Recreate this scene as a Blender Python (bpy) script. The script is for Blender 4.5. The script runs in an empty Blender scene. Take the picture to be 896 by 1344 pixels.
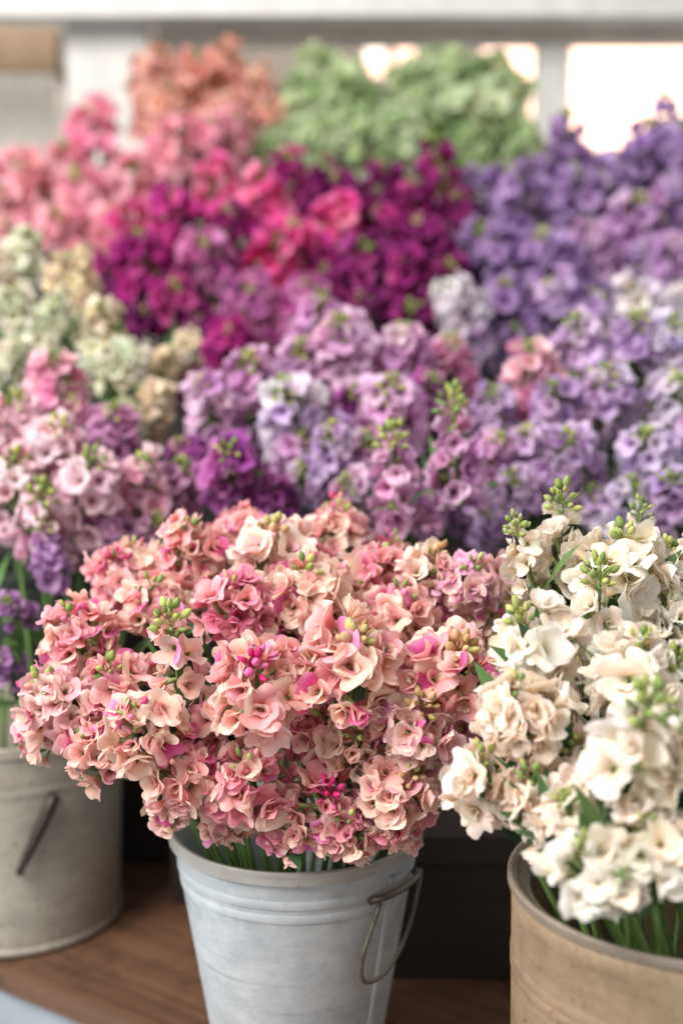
import bpy, math, random
from mathutils import Vector, Matrix
C = bpy.context.scene.collection
SC = bpy.context.scene
rng = random.Random(11)
R_ = math.radians

# ---------------------------------------------------------------- camera, light, exposure
CAM = Vector((0, 0, 1.32)); PITCH = R_(8.0); FPX = 1700.0
cam_d = bpy.data.cameras.new('camera'); cam = bpy.data.objects.new('camera', cam_d); C.objects.link(cam)
cam.location = CAM; cam.rotation_euler = (R_(90) - PITCH, 0, 0)
cam_d.sensor_fit = 'VERTICAL'; cam_d.sensor_height = 36; cam_d.lens = 36 * FPX / 1344
cam_d.clip_start = 0.02; cam_d.clip_end = 100
cam_d.dof.use_dof = True; cam_d.dof.focus_distance = 1.07; cam_d.dof.aperture_fstop = 2.25
SC.camera = cam
w = bpy.data.worlds.new('World'); SC.world = w; w.use_nodes = True
w.node_tree.nodes['Background'].inputs[0].default_value = (1.0, 0.985, 0.965, 1)
w.node_tree.nodes['Background'].inputs[1].default_value = 0.44
def area(name, loc, target, size, power, col):
    l = bpy.data.lights.new(name, 'AREA'); l.shape = 'DISK'; l.size = size; l.energy = power; l.color = col
    o = bpy.data.objects.new(name, l); C.objects.link(o); o.location = loc
    o.rotation_euler = (Vector(target) - Vector(loc)).to_track_quat('-Z', 'Y').to_euler()
    return o
area('window_light', (-2.1, -0.3, 3.4), (0.0, 1.5, 1.0), 2.4, 195, (1.0, 0.97, 0.93))
area('yard_light', (1.6, 5.6, 4.2), (1.6, 8.0, 1.9), 1.6, 330, (1.0, 0.95, 0.9))
SC.view_settings.view_transform = 'Standard'; SC.view_settings.look = 'None'
SC.view_settings.exposure = 0.58; SC.view_settings.gamma = 1.0
SC.render.engine = 'CYCLES'
SC.cycles.use_denoising = True
SC.cycles.max_bounces = 6; SC.cycles.diffuse_bounces = 4; SC.cycles.transmission_bounces = 4; SC.cycles.caustics_reflective = False; SC.cycles.caustics_refractive = False

# ---------------------------------------------------------------- helpers
FWD = Vector((0, math.cos(PITCH), -math.sin(PITCH))); UP = Vector((0, math.sin(PITCH), math.cos(PITCH)))
def ray(px, py): return Vector((1, 0, 0)) * ((px - 448) / FPX) + UP * ((672 - py) / FPX) + FWD
def at(px, py, Y):
    d = ray(px, py); return CAM + d * (Y / d.y)
def onz(px, py, z):
    d = ray(px, py); return CAM + d * ((z - CAM.z) / d.z)
def lin(c): return tuple(((v / 255) / 12.92 if v / 255 <= .04045 else ((v / 255 + .055) / 1.055) ** 2.4) for v in c)
def mesh(name, vs, fs, mats, fm=None, uvs=None, smooth=True):
    m = bpy.data.meshes.new(name); m.from_pydata([tuple(v) for v in vs], [], fs)
    for x in mats: m.materials.append(x)
    if fm: m.polygons.foreach_set('material_index', fm)
    if uvs:
        ul = m.uv_layers.new(name='UVMap')
        for l in m.loops: ul.data[l.index].uv = uvs[l.vertex_index]
    m.polygons.foreach_set('use_smooth', [smooth] * len(fs)); m.update()
    return m
def obj(name, data, parent=None, M=None, color=None):
    o = bpy.data.objects.new(name, data); C.objects.link(o)
    if parent: o.parent = parent
    if M is not None: o.matrix_basis = M
    if color: o.color = (*color, 1)
    return o
def tag(o, label=None, cat=None, group=None, kind=None):
    if label: o['label'] = label
    if cat: o['category'] = cat
    if group: o['group'] = group
    if kind: o['kind'] = kind
    return o
def empty(name, loc):
    o = bpy.data.objects.new(name, None); C.objects.link(o); o.location = loc; o.empty_display_size = .02; return o
class MB:
    def __init__(s): s.v = []; s.f = []; s.m = []; s.uv = []
    def add(s, vs, fs, mi=0, uv=None):
        b = len(s.v); s.v += [Vector(v) for v in vs]; s.f += [tuple(i + b for i in f) for f in fs]; s.m += [mi] * len(fs)
        s.uv += uv if uv else [(0.5, 0.5)] * len(vs)
    def box(s, lo, hi, mi=0, M=None):
        vs = [Vector((x, y, z)) for z in (lo[2], hi[2]) for y in (lo[1], hi[1]) for x in (lo[0], hi[0])]
        if M: vs = [M @ v for v in vs]
        s.add(vs, [(0, 2, 3, 1), (4, 5, 7, 6), (0, 1, 5, 4), (2, 6, 7, 3), (0, 4, 6, 2), (1, 3, 7, 5)], mi)
    def tube(s, pts, rad, n=8, mi=0, cap=True):
        pts = [Vector(p) for p in pts]; k = len(pts); b = []
        rad = rad if hasattr(rad, '__len__') else [rad] * k
        ref = Vector((0.31, 0.2, 0.93)); vs = []
        for i, p in enumerate(pts):
            t = (pts[min(i + 1, k - 1)] - pts[max(i - 1, 0)]).normalized()
            if abs(t.dot(ref)) > .97: ref = Vector((1, 0.1, 0))
            a = t.cross(ref).normalized(); c = t.cross(a); ref = a.cross(t)
            vs += [p + (a * math.cos(2 * math.pi * j / n) + c * math.sin(2 * math.pi * j / n)) * rad[i] for j in range(n)]
        fs = [(i * n + j, i * n + (j + 1) % n, (i + 1) * n + (j + 1) % n, (i + 1) * n + j) for i in range(k - 1) for j in range(n)]
        if cap: fs += [tuple(range(n - 1, -1, -1)), tuple((k - 1) * n + j for j in range(n))]
        s.add(vs, fs, mi)
    def lathe(s, prof, n=64, mi=0, wob=0.0, seed=0):
        vs = []; k = len(prof); r0 = random.Random(seed); ph = [r0.uniform(0, 6.28) for _ in range(4)]
        for (r, z) in prof:
            for j in range(n):
                a = 2 * math.pi * j / n
                q = r * (1 + wob * (math.sin(2 * a + ph[0]) + .6 * math.sin(3 * a + ph[1] + z * 9) + .4 * math.sin(5 * a + ph[2] - z * 14)))
                vs.append((q * math.cos(a), q * math.sin(a), z))
        s.add(vs, [(i * n + j, i * n + (j + 1) % n, (i + 1) * n + (j + 1) % n, (i + 1) * n + j) for i in range(k - 1) for j in range(n)], mi)
    def poly(s, pts, z0, z1, mi=0):
        n = len(pts); vs = [(p[0], p[1], z0) for p in pts] + [(p[0], p[1], z1) for p in pts]
        s.add(vs, [tuple(range(n - 1, -1, -1)), tuple(range(n, 2 * n))] + [(i, (i + 1) % n, n + (i + 1) % n, n + i) for i in range(n)], mi)
    def mesh(s, name, mats, smooth=True, uv=False): return mesh(name, s.v, s.f, mats, s.m, s.uv if uv else None, smooth)

# ---------------------------------------------------------------- materials
def mat(name):
    m = bpy.data.materials.new(name); m.use_nodes = True; nt = m.node_tree
    return m, nt, nt.nodes['Principled BSDF'], nt.nodes['Material Output']
def N(nt, t, **kw):
    n = nt.nodes.new(t)
    for k, v in kw.items(): setattr(n, k, v)
    return n
def ramp(nt, fac, stops):
    r = N(nt, 'ShaderNodeValToRGB'); e = r.color_ramp.elements
    while len(e) < len(stops): e.new(.5)
    for x, (p, c) in zip(e, stops): x.position = p; x.color = (*c, 1)
    nt.links.new(fac, r.inputs[0]); return r.outputs[0]
def mixc(nt, fac, a, b, mode='MIX'):
    m = N(nt, 'ShaderNodeMix', data_type='RGBA', blend_type=mode)
    for sock, v in ((0, fac), (6, a), (7, b)):
        if isinstance(v, (int, float)): m.inputs[sock].default_value = v
        elif isinstance(v, tuple): m.inputs[sock].default_value = (*v, 1)
        else: nt.links.new(v, m.inputs[sock])
    return m.outputs[2]
def noise(nt, scale, detail=3, vec=None, rough=.55):
    n = N(nt, 'ShaderNodeTexNoise'); n.inputs['Scale'].default_value = scale; n.inputs['Detail'].default_value = detail
    n.inputs['Roughness'].default_value = rough
    if vec: nt.links.new(vec, n.inputs['Vector'])
    return n.outputs[0]
def bump(nt, bs, h, strength, dist=.002):
    b = N(nt, 'ShaderNodeBump'); b.inputs['Strength'].default_value = strength; b.inputs['Distance'].default_value = dist
    nt.links.new(h, b.inputs['Height']); nt.links.new(b.outputs[0], bs.inputs['Normal']); return b.outputs[0]

def petal_mat(name, trans=.46, deep=1.6, pale=.75):
    m, nt, bs, out = mat(name); L = nt.links
    oi = N(nt, 'ShaderNodeObjectInfo'); uv = N(nt, 'ShaderNodeUVMap'); sep = N(nt, 'ShaderNodeSeparateXYZ')
    L.new(uv.outputs[0], sep.inputs[0])
    g = N(nt, 'ShaderNodeGamma'); L.new(oi.outputs['Color'], g.inputs[0]); g.inputs[1].default_value = deep
    tc = N(nt, 'ShaderNodeTexCoord'); mp = N(nt, 'ShaderNodeMapping'); mp.inputs['Scale'].default_value = (9, 1.2, 1)
    L.new(uv.outputs[0], mp.inputs[0])
    add = N(nt, 'ShaderNodeVectorMath', operation='ADD'); L.new(mp.outputs[0], add.inputs[0])
    rr = N(nt, 'ShaderNodeMath', operation='MULTIPLY'); L.new(oi.outputs['Random'], rr.inputs[0]); rr.inputs[1].default_value = 37
    L.new(rr.outputs[0], add.inputs[1])
    vein = noise(nt, 1.6, 3, add.outputs[0])
    # v runs 0 at the throat to 1 at the rim
    ad = N(nt, 'ShaderNodeMath', operation='MULTIPLY_ADD'); L.new(vein, ad.inputs[0]); ad.inputs[1].default_value = .5; 
    sb = N(nt, 'ShaderNodeMath', operation='SUBTRACT'); L.new(sep.outputs[1], sb.inputs[0]); sb.inputs[1].default_value = .25
    L.new(sb.outputs[0], ad.inputs[2])
    mr = N(nt, 'ShaderNodeMapRange', interpolation_type='SMOOTHSTEP'); L.new(ad.outputs[0], mr.inputs[0])
    mr.inputs[1].default_value = .05; mr.inputs[2].default_value = .62
    gt = mixc(nt, 1.0, g.outputs[0], (1.0, .95, .84), 'MULTIPLY')
    c1 = mixc(nt, mr.outputs[0], gt, oi.outputs['Color'])
    mr2 = N(nt, 'ShaderNodeMapRange', interpolation_type='SMOOTHSTEP'); L.new(ad.outputs[0], mr2.inputs[0])
    mr2.inputs[1].default_value = .55; mr2.inputs[2].default_value = 1.05; mr2.inputs[4].default_value = pale
    gp_ = N(nt, 'ShaderNodeGamma'); L.new(oi.outputs['Color'], gp_.inputs[0]); gp_.inputs[1].default_value = .5
    c2 = mixc(nt, mr2.outputs[0], c1, gp_.outputs[0])
    bl = noise(nt, 55, 2, tc.outputs['Object'])
    c3 = mixc(nt, ramp(nt, bl, [(.35, (0, 0, 0)), (.75, (.22, .22, .22))]), c2, g.outputs[0])
    c3 = mixc(nt, ramp(nt, vein, [(.38, (.0, .0, .0)), (.66, (.5, .5, .5))]), c3, mixc(nt, 1.0, c3, (.98, .93, .92), 'MULTIPLY'))
    L.new(c3, bs.inputs['Base Color']); bs.inputs['Roughness'].default_value = .62
    bs.inputs['Specular IOR Level'].default_value = .25; bs.inputs['Sheen Weight'].default_value = .12
    fine = noise(nt, 3.2, 4, add.outputs[0])
    nb = bump(nt, bs, fine, .7, .0014)
    tr = N(nt, 'ShaderNodeBsdfTranslucent'); L.new(c3, tr.inputs[0]); L.new(nb, tr.inputs[1])
    mx = N(nt, 'ShaderNodeMixShader'); mx.inputs[0].default_value = trans
    L.new(bs.outputs[0], mx.inputs[1]); L.new(tr.outputs[0], mx.inputs[2]); L.new(mx.outputs[0], out.inputs[0])
    return m
def leaf_mat(name, trans=.2):
    m, nt, bs, out = mat(name); L = nt.links
    oi = N(nt, 'ShaderNodeObjectInfo'); tc = N(nt, 'ShaderNodeTexCoord')
    n1 = noise(nt, 60, 4, tc.outputs['Object'])
    c = mixc(nt, ramp(nt, n1, [(.3, (.5, .5, .5)), (.7, (1.2, 1.2, 1.1))]), (.0, .0, .0), oi.outputs['Color'], 'MIX')
    g = N(nt, 'ShaderNodeGamma'); L.new(oi.outputs['Color'], g.inputs[0]); g.inputs[1].default_value = 1.25
    c = mixc(nt, ramp(nt, n1, [(.3, (0, 0, 0)), (.7, (1, 1, 1))]), g.outputs[0], oi.outputs['Color'])
    L.new(c, bs.inputs['Base Color']); bs.inputs['Roughness'].default_value = .5; bs.inputs['Specular IOR Level'].default_value = .35
    bump(nt, bs, n1, .3, .001)
    tr = N(nt, 'ShaderNodeBsdfTranslucent'); L.new(c, tr.inputs[0])
    mx = N(nt, 'ShaderNodeMixShader'); mx.inputs[0].default_value = trans
    L.new(bs.outputs[0], mx.inputs[1]); L.new(tr.outputs[0], mx.inputs[2]); L.new(mx.outputs[0], out.inputs[0])
    return m
PETAL = petal_mat('petal'); LEAF = leaf_mat('leaf'); BUD = leaf_mat('bud', .15)
def plain(name, col, rough=.6):
    m, nt, bs, out = mat(name); tc = N(nt, 'ShaderNodeTexCoord'); n1 = noise(nt, 14, 4, tc.outputs['Object'])
    nt.links.new(mixc(nt, ramp(nt, n1, [(.3, (0, 0, 0)), (.75, (1, 1, 1))]), tuple(v * .82 for v in col), tuple(min(1, v * 1.08) for v in col)), bs.inputs['Base Color'])
    bs.inputs['Roughness'].default_value = rough; bump(nt, bs, noise(nt, 60, 3, tc.outputs['Object']), .15, .002)
    return m
STEM = plain('stem', lin((96, 124, 66)), .5)
CALYX = plain('calyx', lin((128, 142, 84)), .6)
def metal(name, base, patch, speck, met=.35, rough=.48, sp=.62):
    m, nt, bs, out = mat(name); L = nt.links; tc = N(nt, 'ShaderNodeTexCoord')
    mp = N(nt, 'ShaderNodeMapping'); mp.inputs['Scale'].default_value = (1, 1, 2.6); L.new(tc.outputs['Object'], mp.inputs[0])
    a = noise(nt, 13, 6, mp.outputs[0], .65); b = noise(nt, 60, 5, tc.outputs['Object'], .7); s = noise(nt, 150, 2, tc.outputs['Object'])
    c = mixc(nt, ramp(nt, a, [(.36, (0, 0, 0)), (.68, (1, 1, 1))]), base, patch)
    c = mixc(nt, ramp(nt, b, [(.35, (0, 0, 0)), (.8, (.5, .5, .5))]), c, tuple(min(1, v * 1.25) for v in base))
    c = mixc(nt, ramp(nt, s, [(sp, (0, 0, 0)), (sp + .08, (.7, .7, .7))]), c, speck)
    mp2 = N(nt, 'ShaderNodeMapping'); mp2.inputs['Scale'].default_value = (2.5, 2.5, 60); L.new(tc.outputs['Object'], mp2.inputs[0])
    sc = noise(nt, 2, 4, mp2.outputs[0], .7)
    c = mixc(nt, ramp(nt, sc, [(.58, (0, 0, 0)), (.72, (.4, .4, .4))]), c, tuple(v * .55 for v in patch))
    L.new(c, bs.inputs['Base Color']); bs.inputs['Metallic'].default_value = met
    rr = N(nt, 'ShaderNodeMapRange'); L.new(b, rr.inputs[0]); rr.inputs[3].default_value = rough - .12; rr.inputs[4].default_value = rough + .15
    L.new(rr.outputs[0], bs.inputs['Roughness']); bump(nt, bs, a, .25, .004)
    return m
ZINC = metal('zinc', lin((196, 203, 207)), lin((168, 178, 186)), lin((150, 140, 128)), .3, .5, .70)
ZINC_RIM = metal('zinc_rim', lin((176, 174, 170)), lin((156, 152, 146)), lin((110, 96, 84)), .3, .5, .7)
GREY = metal('grey_zinc', lin((168, 162, 150)), lin((142, 136, 125)), lin((116, 100, 84)), .25, .55)
TAN = metal('tan_zinc', lin((146, 126, 100)), lin((108, 92, 73)), lin((112, 76, 48)), .2, .55, .63)
TAN_RIM = metal('tan_rim', lin((132, 122, 110)), lin((110, 100, 90)), lin((110, 80, 58)), .2, .55)
IRON = metal('iron', lin((62, 55, 50)), lin((44, 38, 34)), lin((90, 66, 48)), .5, .5)
WIRE = metal('wire', lin((120, 112, 102)), lin((86, 78, 70)), lin((100, 74, 52)), .6, .4)
def wood(name, a, b, ang=0.0, rough=.6):
    m, nt, bs, out = mat(name); L = nt.links; tc = N(nt, 'ShaderNodeTexCoord'); oi = N(nt, 'ShaderNodeObjectInfo')
    mp = N(nt, 'ShaderNodeMapping'); mp.inputs['Rotation'].default_value = (0, 0, -ang); L.new(tc.outputs['Object'], mp.inputs[0])
    m2 = N(nt, 'ShaderNodeMapping'); m2.inputs['Scale'].default_value = (1.5, 22, 22); L.new(mp.outputs[0], m2.inputs[0])
    ad = N(nt, 'ShaderNodeVectorMath', operation='ADD'); L.new(m2.outputs[0], ad.inputs[0])
    rr = N(nt, 'ShaderNodeMath', operation='MULTIPLY'); L.new(oi.outputs['Random'], rr.inputs[0]); rr.inputs[1].default_value = 50; L.new(rr.outputs[0], ad.inputs[1])
    g = noise(nt, 1.6, 9, ad.outputs[0], .75); k = noise(nt, 11, 5, mp.outputs[0], .7)
    c = mixc(nt, ramp(nt, g, [(.3, (0, 0, 0)), (.7, (1, 1, 1))]), a, b)
    c = mixc(nt, ramp(nt, k, [(.52, (0, 0, 0)), (.72, (.8, .8, .8))]), c, tuple(v * .35 for v in a))
    L.new(c, bs.inputs['Base Color']); bs.inputs['Roughness'].default_value = rough; bump(nt, bs, g, .6, .004)
    return m
WOOD = wood('table_wood', lin((60, 40, 28)), lin((112, 78, 56)), R_(-35))
SHADE_DARK = wood('shade_dark_wood', lin((26, 20, 17)), lin((44, 33, 27)))  # near-black colour stands in for deep shade behind the front buckets
WHITE = plain('white_paint', lin((208, 206, 202)), .5)
IVORY = plain('ivory_paint', lin((244, 236, 226)), .5)
GREIGE = plain('greige_paint', lin((190, 184, 176)), .6)
TAUPE = plain('taupe_wall', lin((172, 160, 150)), .7)
BROWN = plain('brown_panel', lin((200, 170, 136)), .6)
STONE = plain('floor_stone', lin((176, 184, 192)), .6)
APRON = plain('grey_paint', lin((140, 146, 154)), .6)
DARKTIN = metal('dark_tin', lin((46, 50, 46)), lin((34, 38, 35)), lin((60, 50, 42)), .3, .55)
BRICK = plain('pink_brick', lin((226, 186, 166)), .8)
MORTAR = plain('pale_mortar', lin((226, 214, 204)), .8)

# ---------------------------------------------------------------- setting
mb = MB(); mb.box((-6, -1, -.05), (6, 12, 0)); tag(obj('floor', mb.mesh('floor', [STONE], False)), kind='structure')
TABLE_Z = .60
A = onz(0, 1271, TABLE_Z); B = onz(182, 1344, TABLE_Z)
e = (B - A).normalized(); n_ = Vector((-e.y, e.x, 0))
if n_.y < 0: n_ = -n_
def clip(poly, a, b, c):   # keep a*x+b*y<=c
    out = []
    for i, p in enumerate(poly):
        q = poly[(i + 1) % len(poly)]; dp = a * p[0] + b * p[1] - c; dq = a * q[0] + b * q[1] - c
        if dp <= 0: out.append(p)
        if dp * dq < 0: t = dp / (dp - dq); out.append((p[0] + (q[0] - p[0]) * t, p[1] + (q[1] - p[1]) * t))
    return out
table = tag(empty('display_table', (0, 1.3, 0)), 'low brown wooden plank table under the three front metal buckets', 'table')
off = Vector((0, 1.3, 0))
k = -4
for i in range(-3, 7):
    s0 = -1.6 if i >= 0 else .0
    if i < -0: s0 = .0
    q = [B + e * s + n_ * t for s, t in ((s0, i * .15 + .0015), (1.7, i * .15 + .0015), (1.7, i * .15 + .1485), (s0, i * .15 + .1485))]
    p = [(v.x - off.x, v.y - off.y) for v in q]
    for a, b, c in ((0, 1, 1.685 - 1.3), (0, -1, -.62 + 1.3), (1, 0, .78), (-1, 0, .95)):
        p = clip(p, a, b, c)
        if len(p) < 3: break
    if len(p) >= 3:
        m_ = MB(); m_.poly(p, TABLE_Z - .028 - off.z, TABLE_Z - rng.uniform(0, .0015)); obj('plank', m_.mesh('plank', [WOOD], False), table)
for x, y in ((-.85, .33), (.7, .33), (.7, -.45), (.12, -.3)):
    m_ = MB(); m_.box((x - .035, y - .035, 0), (x + .035, y + .035, TABLE_Z - .03)); obj('leg', m_.mesh('leg', [SHADE_DARK], False), table)
q = [B + e * s + n_ * t for s, t in ((-1.1, .012), (.35, .012), (.35, .034), (-1.1, .034))]
m_ = MB(); m_.poly([(v.x - off.x, v.y - off.y) for v in q], .02, TABLE_Z - .0285); obj('apron', m_.mesh('apron', [APRON], False), table)
TIERS = [(1.69, 2.08, .77), (2.08, 2.46, .96), (2.46, 3.06, 1.20)]
stand = tag(empty('stepped_stand', (0, 1.69, 0)), 'wooden stepped stand coloured dark as shade, carrying the rear flower buckets', 'display stand')
for (y0, y1, z) in TIERS:
    nb = 2; bw = (y1 - y0) / nb
    for i in range(nb):
        m_ = MB(); m_.box((-1.25, y0 - 1.69 + i * bw + .002, z - .03), (1.25, y0 - 1.69 + (i + 1) * bw - .002, z)); obj('board', m_.mesh('board', [SHADE_DARK], False), stand)
    m_ = MB(); m_.box((-1.24, y0 - 1.69 + .01, 0.0), (1.24, y0 - 1.69 + .03, z - .032)); obj('riser', m_.mesh('riser', [SHADE_DARK], False), stand)
for bi, (xa, xb, ya) in enumerate(((-.215, -.052, 1.56), (-.05, 1.24, 1.365))):  # forward step added so its near-black face supplies the shade between front buckets
    m_ = MB(); m_.box((xa, ya - 1.69, TABLE_Z + .001), (xb, ya - 1.69 + .02, .7375)); obj('riser', m_.mesh('riser', [SHADE_DARK], False), stand)
    m_ = MB(); m_.box((xa, ya - 1.69 - .006, .738), (xb, -.001, .768)); obj('board', m_.mesh('board', [SHADE_DARK], False), stand)
    m_ = MB(); m_.box((xa, ya - 1.69 + .021, TABLE_Z + .001), (xa + .018, -.002, .7375)); obj('side_panel', m_.mesh('side', [SHADE_DARK], False), stand)
for x in (-1.245, 1.245):
    for (y0, y1, z) in TIERS:
        m_ = MB(); m_.box((x - .01, y0 - 1.69 + .035, 0), (x + .01, y1 - 1.69 - .004, z - .033)); obj('side_panel', m_.mesh('side', [SHADE_DARK], False), stand)

# background frame: (name, px0, px1, py0, py1, Y, thickness, material)
frame = tag(empty('white_window_frame', (0, 3.5, 0)), 'white painted timber frame of posts and rails behind the flowers', 'frame')
def slab(name, x0, x1, y0, y1, Y, th, m, parent=None, base=Vector((0, 3.5, 0)), zmin=None):
    a = at(x0, y0, Y); b = at(x1, y1, Y); lo = Vector((a.x, Y, b.z if zmin is None else zmin)) - base; hi = Vector((b.x, Y + th, a.z)) - base
    k = MB(); k.box(lo, hi); return obj(name, k.mesh(name, [m], False), parent)
slab('top_rail', -700, 1600, -170, 20, 3.40, .10, WHITE, frame)
slab('lower_rail', 205, 1600, 24, 54, 3.56, .09, GREIGE, frame)
slab('post', 86, 200, 24, 400, 3.52, .11, WHITE, frame, zmin=0)
slab('post', 706, 742, 56, 400, 3.56, .08, WHITE, frame, zmin=0)
slab('post', 203, 236, 58, 400, 3.58, .08, GREIGE, frame, zmin=0)
slab('post', 1060, 1110, 56, 400, 3.56, .08, WHITE, frame, zmin=0)
slab('sill_panel', 240, 1600, 196, 900, 3.54, .05, GREIGE, frame, zmin=0)
b0 = Vector((0, 4.2, 0))
cab = tag(empty('cupboard', (0, 4.2, 0)), 'pale cupboard with a brown upper panel beside the broad white post', 'cupboard')
slab('lower_panel', -420, 84, 96, 500, 4.2, .3, IVORY, cab, b0, zmin=0)
slab('upper_panel', -420, 76, 34, 93, 4.22, .26, BROWN, cab, b0)
slab('side_board', 77, 84.5, -60, 94, 4.19, .3, GREIGE, cab, b0)
wl = tag(empty('back_wall', (0, 4.9, 0)), 'taupe wall with two small openings behind the green flowers', 'wall')
b1 = Vector((0, 4.9, 0))
slab('panel', 90, 478, -200, 400, 4.9, .1, TAUPE, wl, b1, zmin=0)
slab('panel', 478, 548, -200, 52, 4.9, .1, TAUPE, wl, b1)
slab('panel', 478, 548, 100, 400, 4.9, .1, TAUPE, wl, b1, zmin=0)
slab('mullion', 510, 519, 52, 100, 4.9, .1, TAUPE, wl, b1)
slab('panel', 548, 628, -200, 400, 4.9, .1, TAUPE, wl, b1, zmin=0)
# sunlit brick wall across the yard
yard = tag(empty('brick_yard_wall', (0, 8.0, 0)), 'bright sunlit pale pink brick wall seen through the opening', 'wall')
k = MB(); k.box((-.6, .02, 0), (5.2, .2, 5.0)); obj('mortar', k.mesh('mortar', [MORTAR], False), yard)
k = MB(); k.box((-.14, 0, -.05), (.14, .03, .05)); bm_ = k.mesh('brick', [BRICK], False)
for r in range(16):
    for c in range(9):
        obj('brick', bm_, yard, Matrix.Translation((.25 + c * .30 + (r % 2) * .15, 0, 1.95 + r * .115)))
k = MB(); k.box((.4, -.6, 0), (3.2, -.2, 1.98)); tag(obj('white_planter_wall', k.mesh('low', [WHITE], False)), 'low white rendered wall in the bright yard', 'wall').location = (0, 8, 0)

# ---------------------------------------------------------------- buckets
def bucket(name, x, y, z0, h, rt, rb, m, mrim, label, group=None, bands=(.06, .085), inner=.0015, rimh=.011, n=72, seed=1):
    o = tag(empty(name, (x, y, z0)), label, 'bucket', group)
    k = MB(); pr = [(.0, .006), (rb * .96, .006), (rb, .0), (rb + .002, .004)]
    rad = lambda z: rb + (rt - rb) * z / h
    zs = [h * i / 14 for i in range(1, 15)]
    for z in zs: pr.append((rad(z), z))
    for z in reversed(zs): pr.append((rad(z) - .004, z - .0005))
    pr.append((rb - .004, .01)); pr.append((0, .01))
    k.lathe(pr, n, 0, .004, seed); obj('body', k.mesh('body', [m]), o)
    k = MB(); r = rt
    prof = [(r - .0042 - inner, h - .004 - inner * 1.1), (r - .0042 - inner, h - .001 - inner * .8), (r - .0005, h + .0012), (r + .0018, h + .0012), (r + .0030, h + .0), (r + .0030, h - rimh), (r + .0006, h - rimh - .0008)]
    for sg in zip(prof, prof[1:]): k.lathe(list(sg), n, 0, .004, seed)
    obj('rim', k.mesh('rim', [mrim]), o)
    for d in bands:
        z = h - d; r = rad(z); k = MB()
        k.lathe([(r + .0002, z - .005), (r + .0006, z - .003), (r + .0009, z), (r + .0006, z + .003), (r + .0002, z + .005)], n, 0, .004, seed)
        obj('bead_ring', k.mesh('ring', [m]), o)
    k = MB(); k.lathe([(rb + .001, .0005), (rb + .004, .003), (rb + .004, .007), (rb + .0015, .011)], n, 0, .004, seed); obj('foot_ring', k.mesh('foot', [m]), o)
    return o, rad
BK = {}
def reg(key, x, y, z0, h, rt, rb): BK[key] = (Vector((x, y, z0)), h, rt, rb)
P = at(389, 1080, 1.2)
reg('pink', P.x, 1.2, TABLE_Z, P.z - TABLE_Z, .119, .078)
fb, frad = bucket('metal_bucket', P.x, 1.2, TABLE_Z, P.z - TABLE_Z, .119, .078, ZINC, ZINC_RIM, 'pale blue grey tapered metal bucket with a wire drop handle and salmon pink flowers', bands=(.032, .046), seed=3)
H = P.z - TABLE_Z
# seam and drop handle on the right of the front bucket
def pol(rad, ang, z, out=0): r = rad(z) + out; return Vector((r * math.cos(ang), r * math.sin(ang), z))
k = MB(); sa = R_(-38)
for i in range(12):
    z0, z1 = .012 + (H - .034) * i / 12, .012 + (H - .034) * (i + 1) / 12
    k.add([pol(frad, sa - .05, z0, .0022), pol(frad, sa + .05, z0, .0012), pol(frad, sa + .05, z1, .0012), pol(frad, sa - .05, z1, .0022), pol(frad, sa - .055, z0, 0), pol(frad, sa - .055, z1, 0)], [(0, 1, 2, 3), (4, 0, 3, 5)])
obj('seam', k.mesh('seam', [ZINC]), fb)
a0, a1 = R_(-50), R_(-16); zt = H - .034
k = MB(); k.tube([pol(frad, a0 - .06, zt - .004, .002), pol(frad, a0, zt, .009)] + [pol(frad, a0 + (a1 - a0) * t / 6, zt, .010) for t in range(1, 6)] + [pol(frad, a1, zt, .009), pol(frad, a1 + .06, zt - .004, .002)], .0034, 8)
obj('handle_ear', k.mesh('ear', [WIRE]), fb)
pts = []
for i in range(25):
    t = i / 24; a = a0 + (a1 - a0) * (.5 - .5 * math.cos(math.pi * t)) - .36 * math.sin(math.pi * t)
    z = zt - .078 * math.sin(math.pi * t) ** .75
    pts.append(pol(frad, a, z, .010 + .010 * math.sin(math.pi * t)))
k = MB(); k.tube(pts, .0021, 8); obj('handle', k.mesh('handle', [WIRE]), fb)

P = at(12, 938, 1.54)
reg('left', P.x, 1.54, TABLE_Z, P.z - TABLE_Z, .138, .130)
lb, lrad = bucket('metal_bucket', P.x, 1.54, TABLE_Z, P.z - TABLE_Z, .138, .130, GREY, GREY, 'grey beige straight sided metal bucket with a dark slanting iron handle', bands=(.055,), seed=5)
H2 = P.z - TABLE_Z
def hit_ang(px): # azimuth on the left bucket seen at px
    x = at(px, 1050, 1.42).x - P.x; return -math.acos(max(-1, min(1, x / .140)))
aa, ab = hit_ang(68), hit_ang(26)
k = MB(); za, zb = H2 - .062, H2 - .145
k.tube([pol(lrad, aa, za, .001)] + [pol(lrad, aa + (ab - aa) * t / 8, za + (zb - za) * t / 8, .009) for t in range(9)] + [pol(lrad, ab, zb, .001)], [.006, .0075, .0074, .0072, .007, .0066, .006, .0055, .0048, .004, .003], 8)
obj('handle', k.mesh('handle', [IRON]), lb)

P = at(915, 1152, .94)
reg('cream', P.x, .94, TABLE_Z, P.z - TABLE_Z, .141, .136)
bucket('metal_bucket', P.x, .94, TABLE_Z, P.z - TABLE_Z, .141, .136, TAN, TAN_RIM, 'broad tan weathered metal bucket holding the cream flowers', bands=(.062, .071), inner=.010, rimh=.005, seed=8)

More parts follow.
